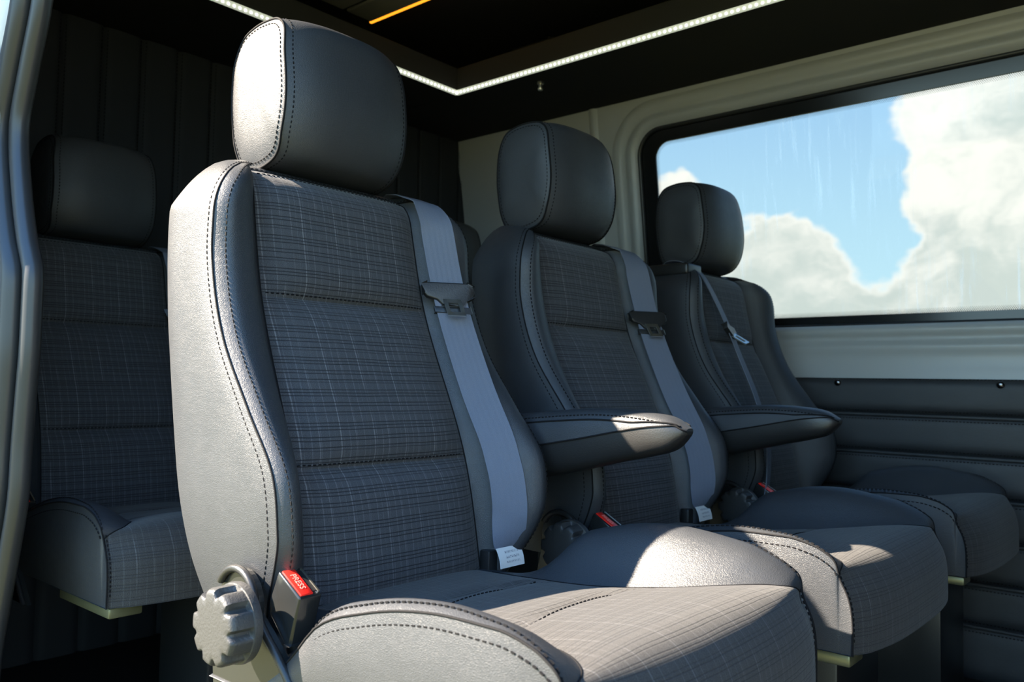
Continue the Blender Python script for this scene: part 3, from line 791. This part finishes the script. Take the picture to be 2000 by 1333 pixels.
def bbox(g, a0, a1, y0, y1, h0, h1):
    P = [bpt(a0, y0, h0), bpt(a1, y0, h0), bpt(a1, y1, h0), bpt(a0, y1, h0), bpt(a0, y0, h1), bpt(a1, y0, h1), bpt(a1, y1, h1), bpt(a0, y1, h1)]; b = len(g.V); g.V.extend(P); g.UV.extend(np.zeros((8, 2)))
    for f in ((0, 3, 2, 1), (4, 5, 6, 7), (0, 1, 5, 4), (1, 2, 6, 5), (2, 3, 7, 6), (3, 0, 4, 7)): g.F.append(tuple(b + i for i in f))
def m_button():
    g = G(); bbox(g, .06, .94, -.0105, .0035, -.002, .0016); return shade(bevel(g.mesh('release_button', False, OFF), .0008, 2))
def m_slot():
    g = G(); bbox(g, .14, .86, .0045, .0095, -.002, .0007); return g.mesh('slot', False, OFF)
def m_slotrim():
    g = G(); bbox(g, .08, .92, .0095, .0112, -.002, .0017); return g.mesh('slot_edge', False, OFF)
def m_press():
    fc = bpy.data.curves.new('lettering', 'FONT'); fc.body = 'PRESS'; fc.size = .0085; fc.extrude = .0003; fc.align_x = 'CENTER'; fc.align_y = 'CENTER'; fc.resolution_u = 3
    o = bpy.data.objects.new('lettering', fc); C.objects.link(o); dg = bpy.context.evaluated_depsgraph_get(); dg.update()
    me = bpy.data.meshes.new_from_object(o.evaluated_get(dg)); C.objects.unlink(o); bpy.data.objects.remove(o); me.materials.clear(); return me
def m_stalk():
    g = G(); g.tube([(-.692, BY, -.245), (-.690, BY + .004, -.27), (-.69, BY + .02, -.31)], .009, 8); return g.mesh('buckle_stalk', True, OFF)

ARM_Y = .252
def arm_split(x): return hermite(x, [-.80, -.76, -.66, -.56, -.50], [-.098, -.092, -.074, -.054, -.048])
def arm_sec(x):
    top = float(hermite(x, [-.80, -.74, -.70, -.62, -.57, -.53, -.506], [-.047, -.041, -.037, -.032, -.034, -.040, -.053])); bot = float(hermite(x, [-.80, -.75, -.68, -.60, -.55, -.525, -.506], [-.145, -.136, -.121, -.101, -.089, -.080, -.061]))
    w = .032 * (1 - .10 * float(smooth(-.7, -.58, x))) * math.sqrt(max(.02, 1 - float(np.clip((x + .58) / .076, 0, 1))**3)); return (top + bot) / 2, (top - bot) / 2, w, float(np.clip(arm_split(x), bot + .004, top - .004))
AXS = np.concatenate([np.linspace(-.80, -.58, 22), -.58 + .074 * np.sin(np.linspace(0, np.pi / 2, 18))[1:]])
def arm_half(which, k=1.):
    rows = []
    for x in AXS:
        mid, hh, w, zs = arm_sec(x); vs = np.clip((zs - mid) / hh, -.97, .97); t = np.linspace(0, 1, 14)
        v = vs + (1 - vs) * np.sin(t * np.pi / 2) if which == 'pad' else vs + (-1 - vs) * np.sin(t * np.pi / 2)
        y = w * k * np.maximum(0, 1 - np.abs(v)**2.8)**(1 / 2.8); y[-1] = 0
        z = mid + hh * v; rows.append([(x, -a, b) for a, b in zip(y, z)] + [(x, a, b) for a, b in zip(y[::-1][1:], z[::-1][1:])])
    return np.array(rows)
AR = arm_half('pad')
def m_arm(which):
    g = G(); P = arm_half(which, 1. if which == 'pad' else .965); g.grid(P); g.poly(P[-1]); g.poly(P[0][::-1])
    g.grid([[r[i] for r in P] for i in (0, -1)])
    return g.mesh('armrest' if which == 'pad' else 'lower_shell', True, OFF)
def arm_line(dz):
    out = []
    for s in (-1, 1):
        side = []
        for row in AR[:-5]:
            top = row[:, 2].max(); z = top - min(dz, .62 * (top - row[0, 2])); cand = row[np.sign(row[:, 1]) == s]; cand = cand[np.argsort(cand[:, 2])]; side.append((row[0, 0], np.interp(z, cand[:, 2], cand[:, 1]) + s * .0008, z))
        out.append(np.array(side))
    return np.concatenate([out[0], out[1][::-1]])
def m_armseam():
    g = G(); g.tube(arm_line(.0145), .0013, 6); g.tube(AR[:-1, 0], .0012, 6); return g.mesh('seam', True, OFF)
def m_armstitch():
    g = G(); g.stitches(arm_line(.0085), .006, .004, .0009); return g.mesh('stitching', False, OFF)

def belt_path(pts, off=.0045):
    p = catmull(np.array(pts, float), 60, False); return np.array([(front_x(y, z) + off, y, z) for y, z in p])
BELT = [(.139, .2570), (.141, .22), (.145, .15), (.149, .06), (.153, -.04), (.156, -.12), (.157, -.175), (.157, -.215)]
def ribbon(path, wid, thick, twist=None):
    path = np.asarray(path); tan = np.gradient(path, axis=0); tan /= np.linalg.norm(tan, axis=1)[:, None]; L = np.concatenate([[0], np.cumsum(np.linalg.norm(np.diff(path, axis=0), axis=1))]); rows = []; uvs = []
    for i, (p, t) in enumerate(zip(path, tan)):
        a = np.array([0, 1., 0]) if twist is None else twist[i]; a = a - t * (a @ t); a /= np.linalg.norm(a); n = np.cross(a, t); n /= np.linalg.norm(n)
        if n[0] < 0 and twist is None: n = -n
        ws = np.linspace(-.5, .5, 9)
        rows.append([p + a * wid * w for w in ws] + [p + a * wid * w - n * thick for w in ws[::-1]]); uvs.append([(w * wid + .02, L[i]) for w in ws] * 2)
    g = G(); g.grid(rows, cv=True, uv=uvs); g.poly(rows[0]); g.poly(rows[-1][::-1]); return g
def belt_full(sgn=1):
    p = catmull(np.array(BELT, float), 60, False); wv = .027
    lo = np.array([front_x(y - wv, z) for y, z in p]); hi = np.array([front_x(min(y + wv, float(half(z)) - .004), z) for y, z in p]); md = np.array([front_x(y, z) for y, z in p])
    f = np.stack([np.maximum((lo + hi) / 2, md) + .005, p[:, 0], p[:, 1]], 1); f[:, 0] += .006 * np.sin(np.linspace(0, np.pi, 60))**.5
    # keep the band straight and clear of the padding
    xs_ = f[:, 0].copy()
    for _ in range(40): xs_[1:-1] = np.maximum(xs_[1:-1], (xs_[:-2] + xs_[2:]) / 2)
    f[:, 0] = xs_
    back = np.array([(-.972, .144, .235), (-.962, .143, .262), (-.935, .141, .2705), (-.908, .140, .2685)]); f = np.concatenate([back, f]); f = catmull(f[::2] if len(f) % 2 else np.concatenate([f[::2], f[-1:]]), 90, False)
    f[:, 1] *= sgn; return f
BF = belt_full()
BTW = []
for q in BF:
    sl = 0.
    if -.2 < q[2] < .235 and q[0] > -.9: sl = np.clip((front_x(min(q[1] + .027, float(half(q[2])) - .004), q[2]) - front_x(q[1] - .027, q[2])) / .054, -.6, .9)
    BTW.append(sl)
BTW = np.convolve(np.pad(BTW, 6, 'edge'), np.ones(13) / 13, 'valid')
BTW = [np.array([k, 1., 0]) / math.hypot(k, 1) for k in BTW]
def m_belt(): return shade(ribbon(BF, .046, .0014, BTW).mesh('seat_belt', True, OFF), 50)
def at_z(path, z): i = int(np.argmin(abs(path[30:, 2] - z))) + 30; p = path[i]; t = path[min(i + 2, len(path) - 1)] - path[i - 2]; t /= np.linalg.norm(t); return p, t
def lat_z(z): return BTW[int(np.argmin(abs(BF[30:, 2] - z))) + 30]
def frame_pts(p, t, pts, n_off):
    lat = np.array([0, 1., 0]); n = np.cross(lat, t); n = n if n[0] > 0 else -n; return [p + lat * a - t * b * -1 + n * (n_off + c) for a, b, c in pts]
def slab(p, t, outline, h0, h1, name, bev=.001, lat=None):
    lat = np.array([0, 1., 0]) if lat is None else lat; n = np.cross(lat, t); n = n if n[0] > 0 else -n; g = G()
    A = np.array([p + lat * a + t * b + n * h0 for a, b in outline]); B = A + n * (h1 - h0); g.poly(A); g.poly(B[::-1])
    for i in range(len(A)): k = (i + 1) % len(A); g.poly([A[i], A[k], B[k], B[i]])
    return g, n
TZ = .118
def m_tongue():
    p, t = at_z(BF, TZ); o = [(-.036, -.012), (-.030, -.016), (.030, -.016), (.036, -.012), (.037, .0), (.033, .006), (.020, .010), (.013, .018), (-.013, .018), (-.020, .010), (-.033, .006), (-.037, .0)]
    g, n = slab(p, t, o, -.004, .0065, 'tongue', lat=lat_z(TZ)); return shade(bevel(g.mesh('tongue', False, OFF), .0022, 3))
def m_plate():
    p, t = at_z(BF, TZ); lat = lat_z(TZ); n = np.cross(lat, t); n = n if n[0] > 0 else -n; t2 = t * .93 + n * .30; t2 /= np.linalg.norm(t2); g = G()
    for a0, a1, b0, b1 in ((-.0125, -.0075, .012, .039), (.0075, .0125, .012, .039), (-.0125, .0125, .034, .040), (-.0125, .0125, .012, .018)):
        gg, _ = slab(p, t2, [(a0, b0), (a1, b0), (a1, b1), (a0, b1)], .003, .0055, 'x', lat=lat); b = len(g.V); g.V.extend(gg.V); g.UV.extend(gg.UV); g.F.extend([tuple(i + b for i in f) for f in gg.F])
    return shade(g.mesh('latch_plate', False, OFF))
def m_slide():
    p, t = at_z(BF, TZ - .02); g, n = slab(p, t, [(-.026, -.006), (.026, -.006), (.026, .004), (-.026, .004)], -.004, .002, 'x', lat=lat_z(TZ - .02)); return shade(bevel(g.mesh('belt_stop', False, OFF), .0012))
def m_label():
    p, t = BF[-3], BF[-1] - BF[-5]; t = t / np.linalg.norm(t); lat = np.array([0, 1., 0]); n = np.cross(lat, t); n = n if n[0] > 0 else -n; t2 = t * .8 + n * .6; t2 /= np.linalg.norm(t2); n2 = np.cross(lat, t2); n2 = n2 if n2[2] > 0 else -n2
    g = G(); P = []; UV = []
    for i, b in enumerate(np.linspace(0, .026, 6)):
        c = n2 * .0025 * math.sin(i / 5 * 2.6); P.append([p + lat * a + t2 * b + n * .002 + c for a in np.linspace(-.0235, .0235, 5)]); UV.append([(a, 1 - b / .026) for a in np.linspace(0, 1, 5)])
    Q = [[q - n2 * .0008 for q in r] for r in P]
    g.grid(P, uv=UV); g.grid(Q, uv=np.full((6, 5, 2), -5.)); g.grid([P[0], Q[0]]); g.grid([P[-1], Q[-1]]); g.grid([[r[0] for r in P], [r[0] for r in Q]]); g.grid([[r[-1] for r in P], [r[-1] for r in Q]])
    return g.mesh('white_label', True, OFF)
def m_anchor():
    p = BF[-1]; g = G(); g.box((p[0] - .03, p[1] - .02, p[2] - .07), (p[0] - .012, p[1] + .02, p[2] - .005)); return shade(bevel(g.mesh('belt_anchor', False, OFF), .003))

# the window seat's belt comes over its near shoulder, turned edge-on
B3 = catmull(np.array([(-.955, -.135, .235), (-.935, -.135, .268), (-.90, -.130, .268), (-.868, -.122, .245), (-.842, -.115, .20), (-.808, -.112, .13), (-.775, -.118, .06), (-.735, -.130, -.02), (-.702, -.150, -.10), (-.688, -.178, -.18), (-.694, -.196, -.25)]), 80, False)
TW3 = []
for i in range(80):
    k = smooth(8, 24, i); a = np.array([-.24 * k, 1 - .05 * k, .04 * k]); TW3.append(a / np.linalg.norm(a))
def m_belt3(): return shade(ribbon(B3, .040, .0014, TW3).mesh('seat_belt', True, OFF), 50)
def m_guide3():
    g = G(); g.box((-.965, -.182, .236), (-.865, -.118, .262)); return shade(bevel(g.mesh('belt_guide', False, OFF), .006, 3))
def m_tongue3():
    i = 41; p = B3[i]; t = B3[i + 1] - B3[i - 1]; t /= np.linalg.norm(t); lat = TW3[i] - t * (TW3[i] @ t); lat /= np.linalg.norm(lat)
    g, n = slab(p, t, [(-.03, -.012), (.03, -.012), (.034, .0), (.018, .010), (.010, .018), (-.010, .018), (-.018, .010), (-.034, .0)], -.005, .006, 'x', lat=lat); return shade(bevel(g.mesh('tongue', False, OFF), .002, 2))
def m_plate3():
    i = 41; p = B3[i]; g = G()
    q = p + np.array([.006, -.002, -.008]); dv = np.array([.034, .008, -.022]); dv /= np.linalg.norm(dv); lat = np.array([.1, 1, .1]); lat -= dv * (lat @ dv); lat /= np.linalg.norm(lat); n = np.cross(dv, lat)
    for a0, a1, b0, b1 in ((-.011, -.006, 0, .036), (.006, .011, 0, .036), (-.011, .011, .031, .037), (-.011, .011, 0, .008)):
        A = np.array([q + lat * a + dv * b for a, b in ((a0, b0), (a1, b0), (a1, b1), (a0, b1))]); B = A + n * .0026; g.poly(A); g.poly(B[::-1])
        for i_ in range(4): k = (i_ + 1) % 4; g.poly([A[i_], A[k], B[k], B[i_]])
    return g.mesh('latch_plate', False, OFF)

def make_seat(dx, yc, label, group, arm=True, belt='far', hardware=True, belts=True):
    t = thing('passenger_seat', label, 'seat', (X0 + dx, yc, 0), group)
    b = part('backrest', m_backrest, LEATHER, t)
    for s in (-1, 1): part('bolster%d' % s, lambda: m_bolster(s), LEATHER, b, 'bolster')
    for k in range(3): part('cloth%d' % k, lambda: m_fab(k), PLAID, b, 'cloth_panel')
    part('bst', m_backstitch, THREAD, b, 'stitching', True); part('bsm', m_backseam, THREAD, b, 'seam')
    h = part('headrest', m_headrest, LEATHER, t)
    for s in (-1, 1): part('cap%d' % s, lambda: m_cap(s), LEATHER, h, 'side_cap')
    part('hst', m_headstitch, THREAD, h, 'stitching', True); part('hsm', m_headseam, THREAD, h, 'seam')
    c = part('seat_cushion', m_cushion, LEATHER, t)
    for s in (-1, 1): part('cbol%d' % s, lambda: m_cbol(s), LEATHER, c, 'bolster')
    for k in range(3): part('ccl%d' % k, lambda: m_cfab(k), PLAID2, c, 'cloth_panel')
    part('cst', m_cstitch, THREAD, c, 'stitching', True); part('csm', m_cseam, THREAD, c, 'seam')
    f = part('seat_frame', m_frame, SPECK, t)
    for s in (-1, 1):
        part('rail%d' % s, lambda: m_rail(s), BRACKET, f, 'frame_rail')
    part('foot_plate', m_foot, SPECK, part('pedestal', m_pedestal, SPECK, t))
    k = part('recline_knob', m_knob, KNOBP, t)
    sb = part('side_bracket', m_bracket, GLOSSP, t); part('rim', m_brim, PLASTIC, sb)
    if belts:
        u = part('buckle', m_buckle, GLOSSP, t)
        for key, fn, mm in (('release_button', m_button, REDP), ('slot', m_slot, THREAD), ('slot_edge', m_slotrim, STEEL), ('buckle_stalk', m_stalk, PLASTIC)):
            q = part(key, fn, mm, u)
            if key == 'release_button': q['label'] = 'red release button'
        ft = part('press', m_press, REDL, u, 'lettering'); P0 = bpt(.5, -.0035, .0017) - OFF
        ex = Vector(bt); ez = Vector(bn); ey = ez.cross(ex); mm_ = Matrix((ex, ey, ez)).transposed().to_4x4(); mm_.translation = Vector(P0); ft.matrix_local = mm_
        if belt == 'far':
            e = part('seat_belt', m_belt, WEB, t)
            for key, fn, mm in (('tongue', m_tongue, PLASTIC), ('latch_plate', m_plate, STEEL), ('belt_stop', m_slide, PLASTIC), ('white_label', m_label, TAG), ('belt_anchor', m_anchor, PLASTIC)): part(key, fn, mm, e)
        else:
            e = part('seat_belt3', m_belt3, WEB, t, 'seat_belt')
            for key, fn, mm in (('tongue', m_tongue3, PLASTIC), ('latch_plate', m_plate3, STEEL), ('belt_guide', m_guide3, PLASTIC)): part(key + '3', fn, mm, e, key)
    if arm:
        a = part('armrest', lambda: m_arm('pad'), LEATHER, t); sh = part('lower_shell', lambda: m_arm('shell'), PLASTIC, a)
        for o in (part('asm', m_armseam, THREAD, a, 'seam'), part('ast', m_armstitch, THREAD, a, 'stitching', True)): pass
        a.location = (0, ARM_Y, 0)
    return t

FRONT = 'front row of black seats with plaid cloth'
REAR = 'rear row of black seats with plaid cloth'
make_seat(0, .678, 'largest black leather and plaid cloth seat, nearest, its side in sunlight', FRONT)
make_seat(0, 1.206, 'middle seat of the front row, between the sunlit seat and the window seat', FRONT)
make_seat(0, 1.755, 'front row seat beside the window, furthest from the open door', FRONT, arm=False, belt='near')
make_seat(-.79, .708, 'shaded rear row seat at the left beside the rubber door seal', REAR, arm=False)
make_seat(-.79, 1.69, 'rear row seat almost hidden between the two nearest front seats', REAR, arm=False)
